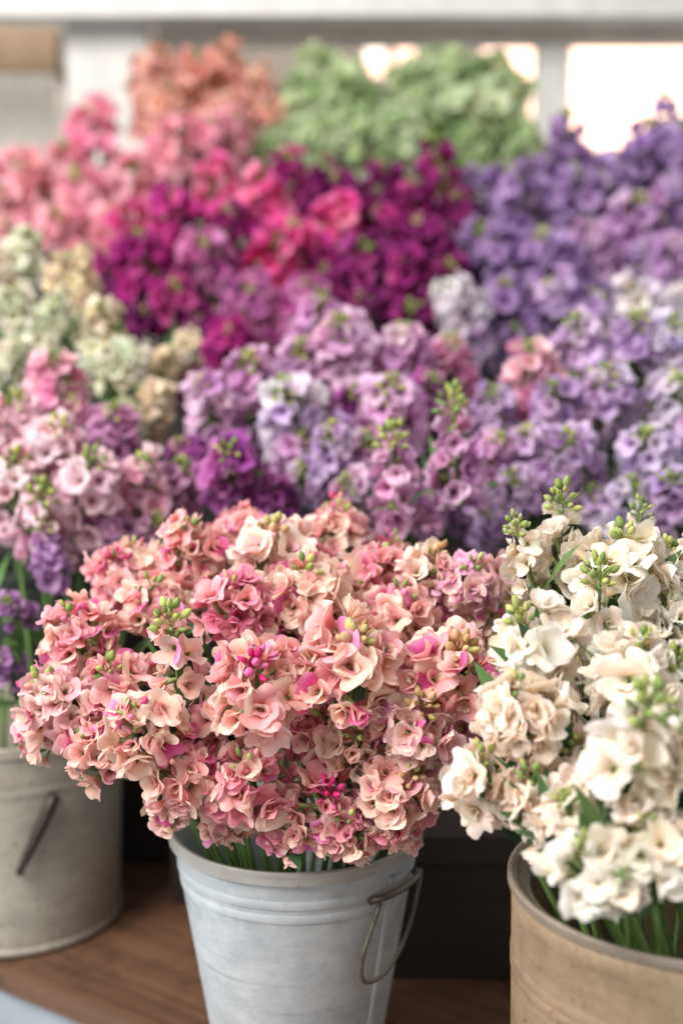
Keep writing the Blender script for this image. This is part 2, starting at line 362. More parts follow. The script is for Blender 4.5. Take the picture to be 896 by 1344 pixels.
for key, px, Y, tier, desc in (('lilac', 500, 1.885, 0, 'lilac'), ('laven', 850, 1.885, 0, 'pale lavender'), ('butter', 30, 1.885, 0, 'buttery cream'),
        ('magenta', 320, 2.27, 1, 'magenta'), ('plum', 560, 2.27, 1, 'plum'), ('purple', 800, 2.27, 1, 'purple'),
        ('coral', 110, 2.70, 2, 'coral pink'), ('salmon', 270, 2.90, 2, 'orange salmon'), ('green', 455, 2.86, 2, 'pale green'), ('green2', 620, 2.82, 2, 'leafy green')):
    x = at(px, 500, Y).x; z0 = TIERS[tier][2]
    reg(key, x, Y, z0, .21, .105, .085)
    bucket('metal_bucket', x, Y, z0, .21, .105, .085, DARKTIN, DARKTIN, 'dark metal bucket on the stepped stand holding the ' + desc + ' flowers', None, (.03, .045), n=40, seed=20)

# ---------------------------------------------------------------- flower pieces
def petal_geo(L, W, a0, a1, ruf, seed, nu=7, nv=8, notch=.08, cup=.5, r0=.08):
    """one petal: throat at the axis, unrolling from angle a0 to a1 (from the axis), z = facing"""
    r = random.Random(seed); ph = [r.uniform(0, 6.28) for _ in range(4)]
    vs, uv = [], []; cx, cz = r0 * L, -.28 * L; prof = []
    st = 24
    for i in range(st + 1):
        prof.append((cx, cz, 0)); u = i / st
        a = R_(a0) + (R_(a1) - R_(a0)) * (u ** 1.5); cx += math.sin(a) * L / st; cz += math.cos(a) * L / st
        prof[-1] = (prof[-1][0], prof[-1][1], a)
    for i in range(nu + 1):
        u = i / nu
        for j in range(nv + 1):
            v = -1 + 2 * j / nv
            ue = u * (1 - .16 * abs(v) ** 2.2 * u - notch * math.exp(-(v / .22) ** 2) * u ** 3 + .035 * u ** 2 * math.sin(3.4 * v + ph[0]))
            fi = max(0, min(st - 1e-6, ue * st)); i0 = int(fi); t = fi - i0
            x = prof[i0][0] * (1 - t) + prof[i0 + 1][0] * t; z = prof[i0][1] * (1 - t) + prof[i0 + 1][1] * t; a = prof[i0][2]
            w_ = W * (.16 + .84 * math.sin(min(1, u * 1.12) * math.pi / 2) ** 1.25) * (1 - .12 * max(0, u - .8) / .2)
            y = w_ * math.sin(v * 1.25) / math.sin(1.25)
            n = Vector((-math.cos(a), 0, math.sin(a)))
            lift = cup * w_ * (v * v) * (1 - .35 * u) + ruf * L * u ** 2 * (math.sin(4.2 * v + ph[1]) * .6 + math.sin(7.5 * v + ph[2]) * .4 * abs(v))
            p = Vector((x, y, z)) + n * lift
            vs.append(p); uv.append((j / nv, u))
    fs = [(i * (nv + 1) + j, i * (nv + 1) + j + 1, (i + 1) * (nv + 1) + j + 1, (i + 1) * (nv + 1) + j) for i in range(nu) for j in range(nv)]
    return vs, fs, uv
# unit floret radius ~1
KINDS = {'open': [], 'cup': [], 'bell': []}
for s in range(6):
    KINDS['open'].append(petal_geo(1.12 + .05 * (s % 3), .80, 22, 88 + 18 * (s % 3), .17, s, cup=.16, notch=.10))
    KINDS['cup'].append(petal_geo(1.14, .78, 12, 62 + 16 * (s % 3), .17, 40 + s, cup=.42))
    KINDS['bell'].append(petal_geo(1.08, .60, 4, 34 + 14 * (s % 3), .12, 80 + s, cup=.55))
PET = {k: [mesh('petal', v, f, [PETAL], None, u) for v, f, u in L] for k, L in KINDS.items()}
def calyx_geo(mb, mi):
    k = 6; prof = [(.05, -.95), (.12, -.8), (.17, -.5), (.15, -.22), (.10, -.05)]
    b = len(mb.v); vs = []; 
    for r, z in prof: vs += [(r * math.cos(6.283 * j / k), r * math.sin(6.283 * j / k), z) for j in range(k)]
    mb.add(vs, [(i * k + j, i * k + (j + 1) % k, (i + 1) * k + (j + 1) % k, (i + 1) * k + j) for i in range(len(prof) - 1) for j in range(k)] , mi, [(.5, 0)] * len(vs))
_c = MB(); calyx_geo(_c, 0)
_c.lathe([(.0, -.02), (.05, .03), (.06, .10), (.0, .16)], 6, 0)
CALYX_M = _c.mesh('floret', [CALYX])
def rotz(a): return Matrix.Rotation(a, 4, 'Z')
FLOR = []
for s in range(12):   # joined florets for heads further back
    r = random.Random(300 + s); k = MB(); kind = ('open', 'open', 'cup', 'cup', 'bell', 'cup')[s % 6]; n = 4 + (s % 3 == 0)
    for q in range(n):
        v, f, u = r.choice(KINDS[kind]); M = rotz(q * 6.283 / n + r.uniform(-.25, .25)) @ Matrix.Rotation(r.uniform(-.3, .26), 4, 'Y') @ Matrix.Rotation(r.uniform(-.2, .2), 4, 'X') @ Matrix.Scale(r.uniform(.78, 1.14), 4)
        k.add([M @ p for p in v], f, 0, u)
    if s % 2 == 0:
        for q in range(2):
            v, f, u = r.choice(KINDS['bell']); M = rotz(q * 2.6 + r.uniform(0, 6)) @ Matrix.Scale(r.uniform(.55, .7), 4); k.add([M @ p for p in v], f, 0, u)
    calyx_geo(k, 1)
    FLOR.append(k.mesh('floret', [PETAL, CALYX], True, True))
def bud_mesh(seed, slim):
    r = random.Random(seed); k = MB()
    prof = [(.0, -.02), (.30, .08), (.46, .38), (.44, .75), (.30, 1.05), (.10, 1.25), (.0, 1.3)]
    prof = [(a * slim, b) for a, b in prof]; n = 10; vs = []
    for a, b in prof: vs += [(a * (1 + .07 * math.cos(2 * 6.283 * j / n * 2)) * math.cos(6.283 * j / n), a * (1 + .07 * math.cos(2 * 6.283 * j / n * 2)) * math.sin(6.283 * j / n), b) for j in range(n)]
    k.add(vs, [(i * n + j, i * n + (j + 1) % n, (i + 1) * n + (j + 1) % n, (i + 1) * n + j) for i in range(len(prof) - 1) for j in range(n)])
    k.tube([(0, 0, .02), (.05, 0, -.8), (0, .05, -1.6)], [.11, .08, .08], 5)
    return k
BUDS = [bud_mesh(i, s).mesh('bud', [BUD]) for i, s in enumerate((1.0, .85, .7))]
def cluster_mesh(seed, n):
    r = random.Random(seed); k = MB()
    for i in range(n):
        b = bud_mesh(i, r.uniform(.7, 1)); th = math.sqrt(r.random()) * 1.0; ph = r.uniform(0, 6.28)
        d = Vector((math.sin(th) * math.cos(ph), math.sin(th) * math.sin(ph), math.cos(th)))
        M = Matrix.Translation(d * 1.6) @ d.to_track_quat('Z', 'Y').to_matrix().to_4x4() @ Matrix.Scale(r.uniform(.7, 1.1), 4)
        k.add([M @ v for v in b.v], b.f)
    return k.mesh('buds', [BUD])
CLUST = [cluster_mesh(s, 11) for s in range(3)]
def leaf_mesh(seed):
    r = random.Random(seed); vs = []; nu, nv = 8, 4; cv = r.uniform(.3, .9); tw = r.uniform(-.5, .5)
    for i in range(nu + 1):
        u = i / nu; wdt = .115 * (math.sin(math.pi * min(1, u * .93 + .07) ** .85) ** .8) if u < 1 else .004
        a = cv * u; 
        for j in range(nv + 1):
            v = -1 + 2 * j / nv; t = tw * u
            y = v * wdt; lift = .35 * wdt * v * v + .02 * math.sin(9 * u + 2 * v)
            vs.append((y * math.cos(t), math.sin(a) / cv * .5 * u * cv + .1 * u + lift * math.sin(t), u * math.cos(a * .6) + lift * .2))
    fs = [(i * (nv + 1) + j, i * (nv + 1) + j + 1, (i + 1) * (nv + 1) + j + 1, (i + 1) * (nv + 1) + j) for i in range(nu) for j in range(nv)]
    return mesh('leaf', vs, fs, [LEAF])
LEAVES = [leaf_mesh(s) for s in range(5)]

# palettes in sRGB: petal colours, bud colours
PAL = {
 'salmon': [(248, 184, 166), (244, 164, 154), (250, 208, 184), (240, 150, 152), (249, 190, 180), (236, 134, 150), (248, 198, 174)],
 'rose': [(243, 152, 154), (236, 124, 142), (248, 180, 174), (230, 106, 146), (243, 162, 172)],
 'blush': [(248, 204, 182), (250, 218, 196), (244, 182, 168), (247, 194, 184), (240, 164, 172)],
 'pinklilac': [(232, 150, 200), (224, 128, 190), (240, 180, 206), (246, 196, 190)],
 'cream': [(252, 242, 226), (253, 246, 234), (250, 234, 212), (252, 238, 222), (254, 249, 240)],
 'peach': [(251, 230, 206), (249, 222, 196), (252, 236, 216), (250, 224, 206), (248, 216, 182)],
 'lilac': [(214, 152, 204), (204, 130, 196), (226, 176, 216), (192, 108, 182), (230, 186, 222), (216, 144, 194)],
 'lilacdeep': [(164, 54, 150), (146, 36, 138), (182, 80, 166), (194, 106, 180)],
 'lavender': [(204, 164, 216), (190, 146, 208), (216, 184, 226), (178, 132, 200), (222, 196, 230)],
 'pale': [(224, 206, 236), (234, 222, 242), (212, 190, 230), (240, 230, 244)],
 'white': [(244, 236, 244), (236, 226, 240), (250, 244, 246)],
 'candy': [(240, 160, 200), (246, 180, 208), (232, 134, 190), (248, 196, 208)],
 'softpink': [(246, 186, 204), (240, 166, 196), (248, 206, 214), (236, 150, 190), (240, 190, 210)],
 'mauve': [(206, 132, 184), (188, 108, 168), (218, 158, 198), (196, 122, 188)],
 'violet': [(186, 118, 190), (168, 96, 178), (200, 146, 206)],
 'butter': [(240, 224, 182), (236, 214, 164), (244, 232, 200), (228, 206, 150)],
 'ivorygreen': [(214, 218, 178), (226, 226, 194), (196, 206, 160), (234, 230, 206)],
 'magenta': [(176, 16, 122), (156, 8, 108), (194, 34, 134), (206, 60, 150), (140, 8, 100)],
 'hotpink': [(240, 84, 164), (232, 56, 148), (246, 116, 178), (244, 132, 176), (224, 40, 138)],
 'orchid': [(206, 100, 176), (192, 80, 164), (220, 130, 190), (176, 62, 150)],
 'plum': [(128, 8, 96), (110, 6, 84), (148, 18, 110), (164, 36, 124)],
 'coral': [(240, 126, 152), (236, 110, 142), (244, 150, 172), (238, 136, 150), (246, 166, 186)],
 'pink': [(244, 134, 172), (240, 116, 160), (248, 158, 184), (242, 146, 170)],
 'orange': [(232, 158, 130), (228, 142, 114), (238, 174, 148), (240, 166, 152)],
 'green': [(180, 206, 138), (164, 194, 120), (198, 216, 160), (150, 182, 104), (210, 224, 176)],
 'purple': [(142, 92, 174), (124, 74, 158), (158, 110, 188), (110, 60, 142), (172, 128, 198)],
 'purplelight': [(202, 146, 206), (212, 162, 214), (188, 128, 196), (220, 178, 222)],
}
LIGHTER = {'salmon': .24, 'rose': .20, 'blush': .28, 'pinklilac': .2, 'cream': .12, 'peach': .3, 'purple': .28, 'purplelight': .2, 'coral': .3, 'orange': .26, 'pink': .3,
           'green': .22, 'magenta': .0, 'plum': .0, 'hotpink': .10, 'lilac': .26, 'lavender': .2, 'softpink': .4, 'butter': .35, 'ivorygreen': .4, 'mauve': .2, 'candy': .2, 'lilacdeep': .06}
PAL = {k: [tuple(x + (255 - x) * LIGHTER.get(k, .1) for x in c) for c in v] for k, v in PAL.items()}
GREENB = [(166, 176, 100), (146, 164, 92), (186, 190, 118), (128, 152, 88)]
TANB = [(196, 160, 116), (170, 134, 92), (186, 176, 116), (214, 180, 140)]
HOTB = [(222, 70, 140), (206, 48, 120), (236, 120, 176)]
ORNB = [(226, 186, 120), (220, 170, 96)]
LEAFC = [(84, 116, 66), (72, 104, 62), (98, 128, 78), (64, 96, 66)]

def jit(c, j=.06):
    k = 1 + rng.uniform(-j, j); return tuple(max(0, min(1, x * k * (1 + rng.uniform(-j, j) * .5))) for x in lin(c))
GF = 137.508 * math.pi / 180
NH = 0
def head(bk, px, py, Y, rpx, pal, style='round', label='', group='', detail=0, axis=None, buds=None, nleaf=3, toward=.45, fsc=1.0):
    """one flower stem: stem, leaves, florets (petals as sub-parts at detail 2), buds"""
    global NH; NH += 1
    b, bh, rt, rb = BK[bk]
    Pc = at(px, py, Y); R = rpx / FPX * Y * 1.06
    rimc = b + Vector((0, 0, bh)); dirv = Pc - rimc; horiz = Vector((dirv.x, dirv.y, 0))
    if axis is None:
        axis = dirv.normalized() * .55 + Vector((0, 0, .55)) + (CAM - Pc).normalized() * toward + Vector((rng.uniform(-.22, .22), rng.uniform(-.2, .1), rng.uniform(-.1, .1)))
    axis = Vector(axis).normalized()
    hl = horiz.length; hd = horiz.normalized() if hl > 1e-6 else Vector((1, 0, 0))
    rr = min(rt - .022, hl * .75)
    rimp = rimc + hd * rr + Vector((0, 0, .0)); side = Vector((-hd.y, hd.x, 0)) * rng.uniform(-.02, .02)
    if hl < rt - .02: rimp = rimc + horiz * .8
    if (rimp + side - rimc).length < rt - .02: rimp = rimp + side
    foot = b + Vector((rng.uniform(-.4, .4) * rb - hd.x * rb * .2, rng.uniform(-.4, .4) * rb - hd.y * rb * .2, .012))
    root = tag(empty('flower_stem', foot), label, 'flower', group)
    O = foot
    half = R * (1.0 if style != 'spike' else 1.45)
    base = Pc - axis * half * .75; top = Pc + axis * half * .62
    pts = [Vector((0, 0, 0))]
    # quadratic pieces foot -> rim -> head base -> top
    ctrl = [foot, foot.lerp(rimp, .5), rimp, (rimp + base) * .5 + Vector((0, 0, .03)) - axis * .015, base, Pc, top]
    pts = []
    for i in range(len(ctrl) - 1):
        p0, p1, p2, p3 = ctrl[max(i - 1, 0)], ctrl[i], ctrl[i + 1], ctrl[min(i + 2, len(ctrl) - 1)]
        for q in range(3):
            t = q / 3; pts.append(.5 * ((2 * p1) + (p2 - p0) * t + (2 * p0 - 5 * p1 + 4 * p2 - p3) * t * t + (3 * p1 - p0 - 3 * p2 + p3) * t ** 3))
    pts.append(top)
    k = MB(); m = len(pts); r0 = .0034 * (1 if rpx > 30 else .8)
    k.tube([p - O for p in pts], [r0 * (1 - .55 * i / m) for i in range(m)], 6)
    obj('stem', k.mesh('stem', [STEM]), root)
    q = axis.to_track_quat('Z', 'Y'); F = q.to_matrix()
    cols = PAL[pal]
    # florets
    fl = []
    if style == 'spike':
        n = 15 if detail < 2 else (13 if fsc < 1.1 else 10)
        for i in range(n):
            t = (i + .5) / n; zz = -1.2 + 1.95 * t; th = R_(98 - 42 * t) + rng.uniform(-.15, .15); ph = i * GF + rng.uniform(-.25, .25)
            rad = (.44 - .20 * t) * rng.uniform(.85, 1.2); fl.append((th, ph, rad, zz * R, rng.uniform(.72, 1.0) * (.56 - .18 * t) * R))
    elif style == 'ball':
        n = 34
        for i in range(n):
            z = 1 - 1.75 * (i + .5) / n; th = math.acos(z) + rng.uniform(-.1, .1); fl.append((th, i * GF + rng.uniform(-.2, .2), rng.uniform(.5, .85), rng.uniform(-.2, .2) * R, rng.uniform(.75, 1.2) * .40 * R))
    elif detail < 2:      # loose tapering raceme
        n = 27
        for i in range(n):
            t = (i + .5) / n; zz = -1.15 + 1.7 * t + rng.uniform(-.12, .12); th = R_(100 - 62 * t) + rng.uniform(-.2, .2); ph = i * GF + rng.uniform(-.3, .3)
            rad = (.68 - .22 * t) * rng.uniform(.72, 1.22); fl.append((th, ph, rad, zz * R * .85, rng.uniform(.72, 1.08) * (.46 - .10 * t) * R))
    else:
        rings = [(28, 4), (52, 7), (78, 9), (106, 8)] if fsc < 1.1 else [(36, 3), (64, 6), (92, 6), (118, 4)]
        for (deg, n) in rings:
            o_ = rng.uniform(0, 6.28)
            for i in range(n):
                fl.append((R_(deg) + rng.uniform(-.22, .22), o_ + 6.283 * (i + rng.uniform(-.3, .3)) / n, rng.uniform(.46, .86), rng.uniform(-.2, .15) * R, rng.uniform(.74, 1.12) * .46 * R))
    maincol = rng.choice(cols)
    for (th, ph, rad, zz, s) in fl:
        s *= fsc
        d = F @ Vector((math.sin(th) * math.cos(ph), math.sin(th) * math.sin(ph), math.cos(th)))
        pos = Pc + axis * zz + d * rad * R
        if style == 'spike': pos = Pc + axis * zz + d * rad * R
        face = (d + axis * .12 + Vector((rng.uniform(-.5, .5), rng.uniform(-.5, .5), rng.uniform(-.35, .5)))).normalized()
        M = Matrix.Translation(pos - O) @ face.to_track_quat('Z', 'Y').to_matrix().to_4x4() @ rotz(rng.uniform(0, 6.28)) @ Matrix.Scale(s, 4)
        c0 = rng.choice(cols) if rng.random() < .6 else maincol
        if detail == 2:
            f = obj('floret', CALYX_M, root, M)
            kind = rng.choices(('open', 'cup', 'bell'), (.48, .32, .20))[0]; n = rng.choice((4, 4, 5))
            base_c = jit(c0, .08)
            for i in range(n):
                Mp = rotz(6.283 * i / n + rng.uniform(-.22, .22)) @ Matrix.Rotation(rng.uniform(-.34, .3), 4, 'Y') @ Matrix.Rotation(rng.uniform(-.25, .25), 4, 'X') @ Matrix.Diagonal((1, rng.uniform(.85, 1.2), 1, 1)) @ Matrix.Scale(rng.uniform(.76, 1.16), 4)
                cc = jit(c0, .07) if rng.random() < .74 else jit(rng.choice(cols), .07)
                if pal in ('salmon', 'rose', 'blush') and rng.random() < .07: cc = jit(rng.choice([(230, 110, 180), (236, 140, 196), (222, 84, 150)]), .07)
                if pal in ('salmon', 'rose', 'blush') and rng.random() < .12: cc = jit((252, 224, 206), .05)
                obj('petal', rng.choice(PET[kind]), f, Mp, cc)
            if rng.random() < .6:
                for i in range(2):
                    Mp = rotz(rng.uniform(0, 6.28)) @ Matrix.Scale(rng.uniform(.5, .68), 4); obj('petal', rng.choice(PET['bell']), f, Mp, jit(rng.choice(cols), .07))
        else:
            obj('floret', rng.choice(FLOR), root, M, jit(c0, .09))
    # buds at the tip
    bcols = buds or GREENB
    tipz = half * (.74 if style != 'spike' else .78)
    if style != 'ball':
        if detail >= 1:
            n = 14 if style == 'spike' else (11 if detail == 1 or buds else rng.choice((3, 5, 7, 10)))
            if detail == 2 and not buds and pal in ('salmon', 'rose', 'blush') and style != 'spike': bcols = GREENB + [(232, 140, 170), (240, 176, 166), (214, 90, 140)]
            for i in range(n):
                th = math.sqrt((i + .3) / n) * (1.0 if style != 'spike' else 1.25); ph = i * GF
                d = F @ Vector((math.sin(th) * math.cos(ph), math.sin(th) * math.sin(ph), math.cos(th)))
                s = R * rng.uniform(.13, .21) * (1.05 if style == 'spike' else 1)
                M = Matrix.Translation(Pc + axis * tipz * (1.0 - .35 * i / n) + d * R * (.22 + .1 * rng.random()) - O) @ d.to_track_quat('Z', 'Y').to_matrix().to_4x4() @ Matrix.Scale(s, 4)
                obj('bud', rng.choice(BUDS), root, M, jit(rng.choice(bcols), .12))
        else:
            M = Matrix.Translation(Pc + axis * tipz * .85 - O) @ F.to_4x4() @ Matrix.Scale(R * .14, 4)
            obj('bud_cluster', rng.choice(CLUST), root, M, jit(rng.choice(bcols), .1))
    for i in range(nleaf):
        t = rng.uniform(.0, .5); p = base.lerp(rimp, t); ph = rng.uniform(0, 6.28)
        d = (axis * .9 + Vector((math.cos(ph), math.sin(ph), .25)) * .6).normalized()
        L = rng.uniform(.05, .08)
        M = Matrix.Translation(p - O) @ d.to_track_quat('Z', 'Y').to_matrix().to_4x4() @ rotz(rng.uniform(0, 6.28)) @ Matrix.Scale(L, 4)
        obj('leaf', rng.choice(LEAVES), root, M, jit(rng.choice(LEAFC), .12))
    return root

def interp(tab, v):
    if v <= tab[0][0]: return tab[0][1]
    for (a, b), (c, d) in zip(tab, tab[1:]):
        if v <= c: return b + (d - b) * (v - a) / (c - a)
    return tab[-1][1]
def where(hds, px, py, sides):
    xs = sorted(h[0] for h in hds); ys = sorted(h[1] for h in hds); n = len(hds) - 1
    if py <= ys[int(n * .2)]: return 'at the top of the '
    if py >= ys[int(n * .84)]: return sides[2] + ' the '
    if px <= xs[int(n * .3)]: return 'on the ' + sides[0] + ' side of the '
    if px >= xs[int(n * .7)]: return 'on the ' + sides[1] + ' side of the '
    return 'in the heart of the '
def bunch(bk, depth, heads, place, detail=0, words=None, sides=('', '', 'low in'), nleaf=3, fsc=1.0):
    for hd in heads:
        px, py, rpx, pal = hd[:4]; o = hd[4] if len(hd) > 4 else {}
        style = o.get('s', 'round'); Y = interp(depth, py) + o.get('dy', 0)
        bw = {id(TANB): ' with tan centre', id(HOTB): ' with magenta buds'}.get(id(o.get('b')), ' with bud spike' if style == 'spike' else '')
        lab = o.get('label') or (words[pal] + bw + ' ' + where(heads, px, py, sides) + place)
        head(bk, px, py, Y, rpx, pal, style, lab, words[pal] + 's of the ' + place, detail, o.get('ax'), o.get('b'), o.get('l', nleaf), o.get('t', .45), fsc)

# ---- salmon pink bunch in the front bucket
D = [(640, 1.38), (690, 1.30), (740, 1.22), (800, 1.13), (880, 1.06), (960, 1.03), (1080, 1.05)]
bunch('pink', D, [
 (104, 838, 56, 'salmon', {'dy': .05}), (84, 925, 58, 'blush', {'dy': .07, 't': .3}), (135, 985, 50, 'salmon', {'dy': .06, 't': .25}), (160, 905, 58, 'rose', {'dy': .05}),
 (232, 868, 60, 'blush', {'s': 'spike', 'ax': (-.08, -.35, .93), 'dy': -.02, 'label': 'blush spike with green buds rising on the grey bucket side of the salmon bunch'}), (190, 958, 54, 'salmon'), (240, 1020, 52, 'salmon', {'t': .3}), (330, 1026, 60, 'rose', {'t': .35}),
 (430, 1062, 56, 'salmon', {'t': .3, 'b': HOTB}), (520, 1040, 58, 'salmon', {'t': .3, 'b': TANB}), (338, 905, 70, 'salmon', {'b': HOTB, 'dy': -.02}), (455, 878, 78, 'salmon', {'b': TANB, 'dy': -.02}),
 (588, 890, 72, 'salmon', {'b': TANB, 't': .5}), (540, 950, 60, 'blush', {'b': TANB, 'dy': .0, 't': .5}), (355, 738, 60, 'blush', {'b': TANB}), (252, 726, 50, 'salmon', {}),
 (160, 762, 46, 'rose', {'dy': .08}), (205, 800, 50, 'salmon', {'dy': .06}), (310, 800, 56, 'rose'), (400, 785, 58, 'salmon'), (490, 765, 48, 'rose', {'dy': .02}), (560, 765, 50, 'blush', {'b': TANB}),
 (440, 698, 44, 'salmon', {'dy': .02}), (615, 770, 46, 'pinklilac', {'dy': -.02}), (520, 815, 54, 'salmon', {'dy': .03}), (420, 960, 56, 'rose', {'dy': .05}), (280, 955, 52, 'rose', {'dy': .05}),
 (620, 830, 50, 'blush', {'dy': .07}), (318, 708, 42, 'rose', {'dy': .05}), (470, 985, 52, 'salmon', {'dy': .03}), (600, 960, 46, 'salmon', {'dy': .08}), (390, 840, 52, 'rose', {'dy': .06}), (295, 1070, 40, 'blush', {'dy': .03, 't': .2}),
 (375, 1085, 42, 'rose', {'dy': .0, 't': .25}), (455, 1092, 44, 'salmon', {'dy': -.01, 't': .25}), (300, 1062, 42, 'salmon', {'dy': .02, 't': .25}), (515, 1078, 44, 'rose', {'dy': .0, 't': .25}), (545, 1030, 44, 'salmon', {'dy': .03}), (560, 990, 44, 'rose', {'dy': .05}), (225, 1058, 36, 'blush', {'dy': .04, 't': .25}), (410, 745, 44, 'rose', {'dy': .06}), (505, 740, 42, 'salmon', {'dy': .1}), (560, 810, 48, 'rose', {'dy': .06}), (470, 790, 50, 'salmon', {'dy': .05}), (190, 752, 42, 'salmon', {'dy': .08}), (300, 740, 46, 'salmon', {'dy': .06}), (60, 960, 40, 'salmon', {'dy': .1}), (120, 880, 48, 'salmon', {'dy': .12}), (255, 765, 48, 'blush', {'dy': .06}),
], 'wire handled bucket', 2, {'salmon': 'salmon pink flower head', 'rose': 'deep rose flower head', 'blush': 'pale blush flower head', 'pinklilac': 'pink lilac flower head'}, ('grey bucket', 'cream', 'over the rim of'), 2, 0.9)

# ---- cream bunch in the tan bucket
D = [(650, 1.16), (740, 1.10), (840, 1.00), (900, .93), (990, .84), (1110, .84)]
cr = 'in the broad tan bucket'
bunch('cream', D, [
 (735, 715, 54, 'cream', {'s': 'spike', 'ax': (0, -.12, .98), 'l': 5}), (690, 735, 44, 'cream', {'s': 'spike', 'ax': (-.3, -.15, .9)}), (815, 752, 64, 'cream', {}), (880, 760, 50, 'cream', {'dy': .03}), (840, 705, 34, 'cream', {'s': 'spike', 'dy': .05}),
 (705, 850, 62, 'cream', {'t': .4, 'l': 5}), (785, 812, 58, 'cream', {'s': 'spike', 'ax': (-.05, -.2, .95), 'l': 5}), (690, 935, 60, 'peach', {'dy': .04}), (645, 1030, 58, 'peach', {'dy': .10, 't': .4}), (712, 1050, 58, 'peach', {'dy': .07, 't': .3}),
 (835, 890, 68, 'cream', {}), (886, 905, 58, 'cream', {'dy': .02}), (825, 990, 80, 'cream', {'s': 'spike', 'ax': (.15, -.42, .85), 'dy': -.01, 'l': 4}), (900, 985, 66, 'cream', {}), (778, 1138, 58, 'cream', {'t': .2, 'dy': -.02}), (852, 1118, 64, 'cream', {'t': .25, 'dy': -.02}), (905, 1130, 54, 'cream', {'t': .2, 'dy': -.02}), (815, 1160, 38, 'cream', {'t': .15, 'dy': -.03}), (745, 1075, 46, 'cream', {'t': .2, 'dy': .03}), (800, 1060, 50, 'peach', {'dy': .06}),
 (760, 1010, 52, 'peach', {'dy': .1}), (770, 905, 50, 'peach', {'dy': .12}), (870, 820, 52, 'cream', {'dy': .06}), (740, 780, 40, 'cream', {'dy': .1}), (655, 790, 36, 'peach', {'dy': .16}), (905, 1060, 60, 'cream', {'dy': .05}),
], 'tan bucket bunch', 2, {'cream': 'creamy white flower', 'peach': 'warm peach cream flower'}, ('salmon', 'outer', 'over the rim of'), 6, 1.101)

# ---- pink and lilac bunch in the grey beige bucket
D = [(480, 1.66), (540, 1.58), (620, 1.48), (720, 1.43), (880, 1.42)]
bunch('left', D, [
 (75, 515, 48, 'candy', {}), (25, 560, 46, 'softpink', {}), (70, 600, 56, 'softpink', {}), (20, 640, 52, 'softpink', {}), (115, 640, 52, 'softpink', {}), (150, 575, 44, 'mauve', {'dy': .04}), (185, 640, 46, 'softpink', {'dy': .04}), (60, 690, 50, 'softpink', {'s': 'spike'}),
 (230, 640, 40, 'mauve', {'dy': .08}), (140, 700, 44, 'mauve', {'dy': .05}), (62, 725, 34, 'violet', {'s': 'spike', 'ax': (-.1, -.2, .95)}), (18, 800, 26, 'violet', {'ax': (-.2, -.7, .6), 'dy': -.02}), (8, 872, 28, 'violet', {'ax': (-.2, -.7, .5)}), (195, 705, 40, 'mauve', {'dy': .07}),
 (-20, 590, 50, 'softpink', {}), (95, 560, 40, 'candy', {'dy': .05}),
], 'soft pink bunch', 1, {'candy': 'candy pink flower head', 'softpink': 'pale pink flower head', 'mauve': 'dusky mauve flower head', 'violet': 'violet flower head'}, ('outer', 'lilac', 'low in'), 4, 1.0)

# ---- lilac bunch
D = [(400, 1.86), (470, 1.72), (540, 1.60), (620, 1.50), (700, 1.46)]
bunch('lilac', D, [
 (595, 590, 54, 'lilac', {'s': 'spike', 'ax': (-.05, -.2, .95), 'dy': -.13}), (520, 628, 50, 'lilac', {'s': 'spike', 'ax': (-.1, -.25, .92), 'dy': -.12}), (385, 545, 58, 'pale', {'t': .3}), (455, 470, 60, 'lilac', {}), (510, 540, 56, 'lilac', {}), (275, 530, 42, 'lilac', {}), (305, 615, 50, 'lilacdeep', {'dy': -.02}), (330, 510, 50, 'lilac', {'dy': .03}),
 (530, 470, 46, 'lilac', {}), (440, 590, 44, 'lavender', {'dy': .02}), (590, 480, 40, 'candy', {'dy': .06}), (420, 430, 44, 'lilac', {'dy': .02}), (480, 600, 42, 'lilac', {'dy': .05}), (350, 650, 38, 'lilacdeep', {'dy': .02}), (640, 600, 40, 'lilac', {'dy': .04}), (560, 530, 44, 'lilacdeep', {'dy': .06}), (400, 490, 46, 'lilac', {'dy': .04}), (250, 600, 34, 'lilacdeep', {'dy': .06}), (470, 540, 40, 'lilacdeep', {'dy': .08}), (465, 650, 40, 'lilac', {'dy': .0}), (560, 665, 38, 'lilac', {'dy': .03}), (405, 635, 40, 'lavender', {'dy': .05}), (620, 665, 34, 'lavender', {'dy': .05}), (395, 600, 42, 'lilac', {'dy': .06}),
], 'pinkish lilac bunch', 1, {'lilac': 'pinkish lilac flower head', 'pale': 'pale lilac flower head', 'lilacdeep': 'deep violet flower head', 'lavender': 'bluish flower head', 'candy': 'light pink flower head'}, ('butter yellow', 'lavender', 'low in'), 4, 1.0)

# ---- pale lavender bunch at the right
bunch('laven', D, [
 (700, 495, 48, 'candy', {'dy': .02, 'label': 'candy pink flower head alone among the lavender ones'}), (745, 600, 46, 'lavender', {}), (700, 590, 40, 'lavender', {'dy': .03}), (790, 520, 50, 'lavender', {}), (850, 600, 52, 'pale', {}), (880, 530, 48, 'pale', {}), (730, 540, 44, 'lavender', {'dy': .04}), (830, 460, 48, 'lavender', {}), (885, 460, 48, 'pale', {}), (680, 640, 36, 'lavender', {'dy': .03}),
 (820, 655, 40, 'pale', {'dy': .02}), (880, 650, 44, 'lavender', {}), (760, 460, 46, 'lavender', {'dy': .02}), (780, 660, 38, 'lavender', {'dy': .06}), (925, 580, 48, 'lavender', {}), (650, 540, 38, 'lavender', {'dy': .08}), (640, 690, 34, 'lavender', {'dy': .04}),
], 'pale lavender bunch', 1, {'lavender': 'lavender flower head', 'pale': 'almost white flower head', 'candy': 'candy pink flower head'}, ('lilac', 'outer', 'low in'), 4, 1.0)

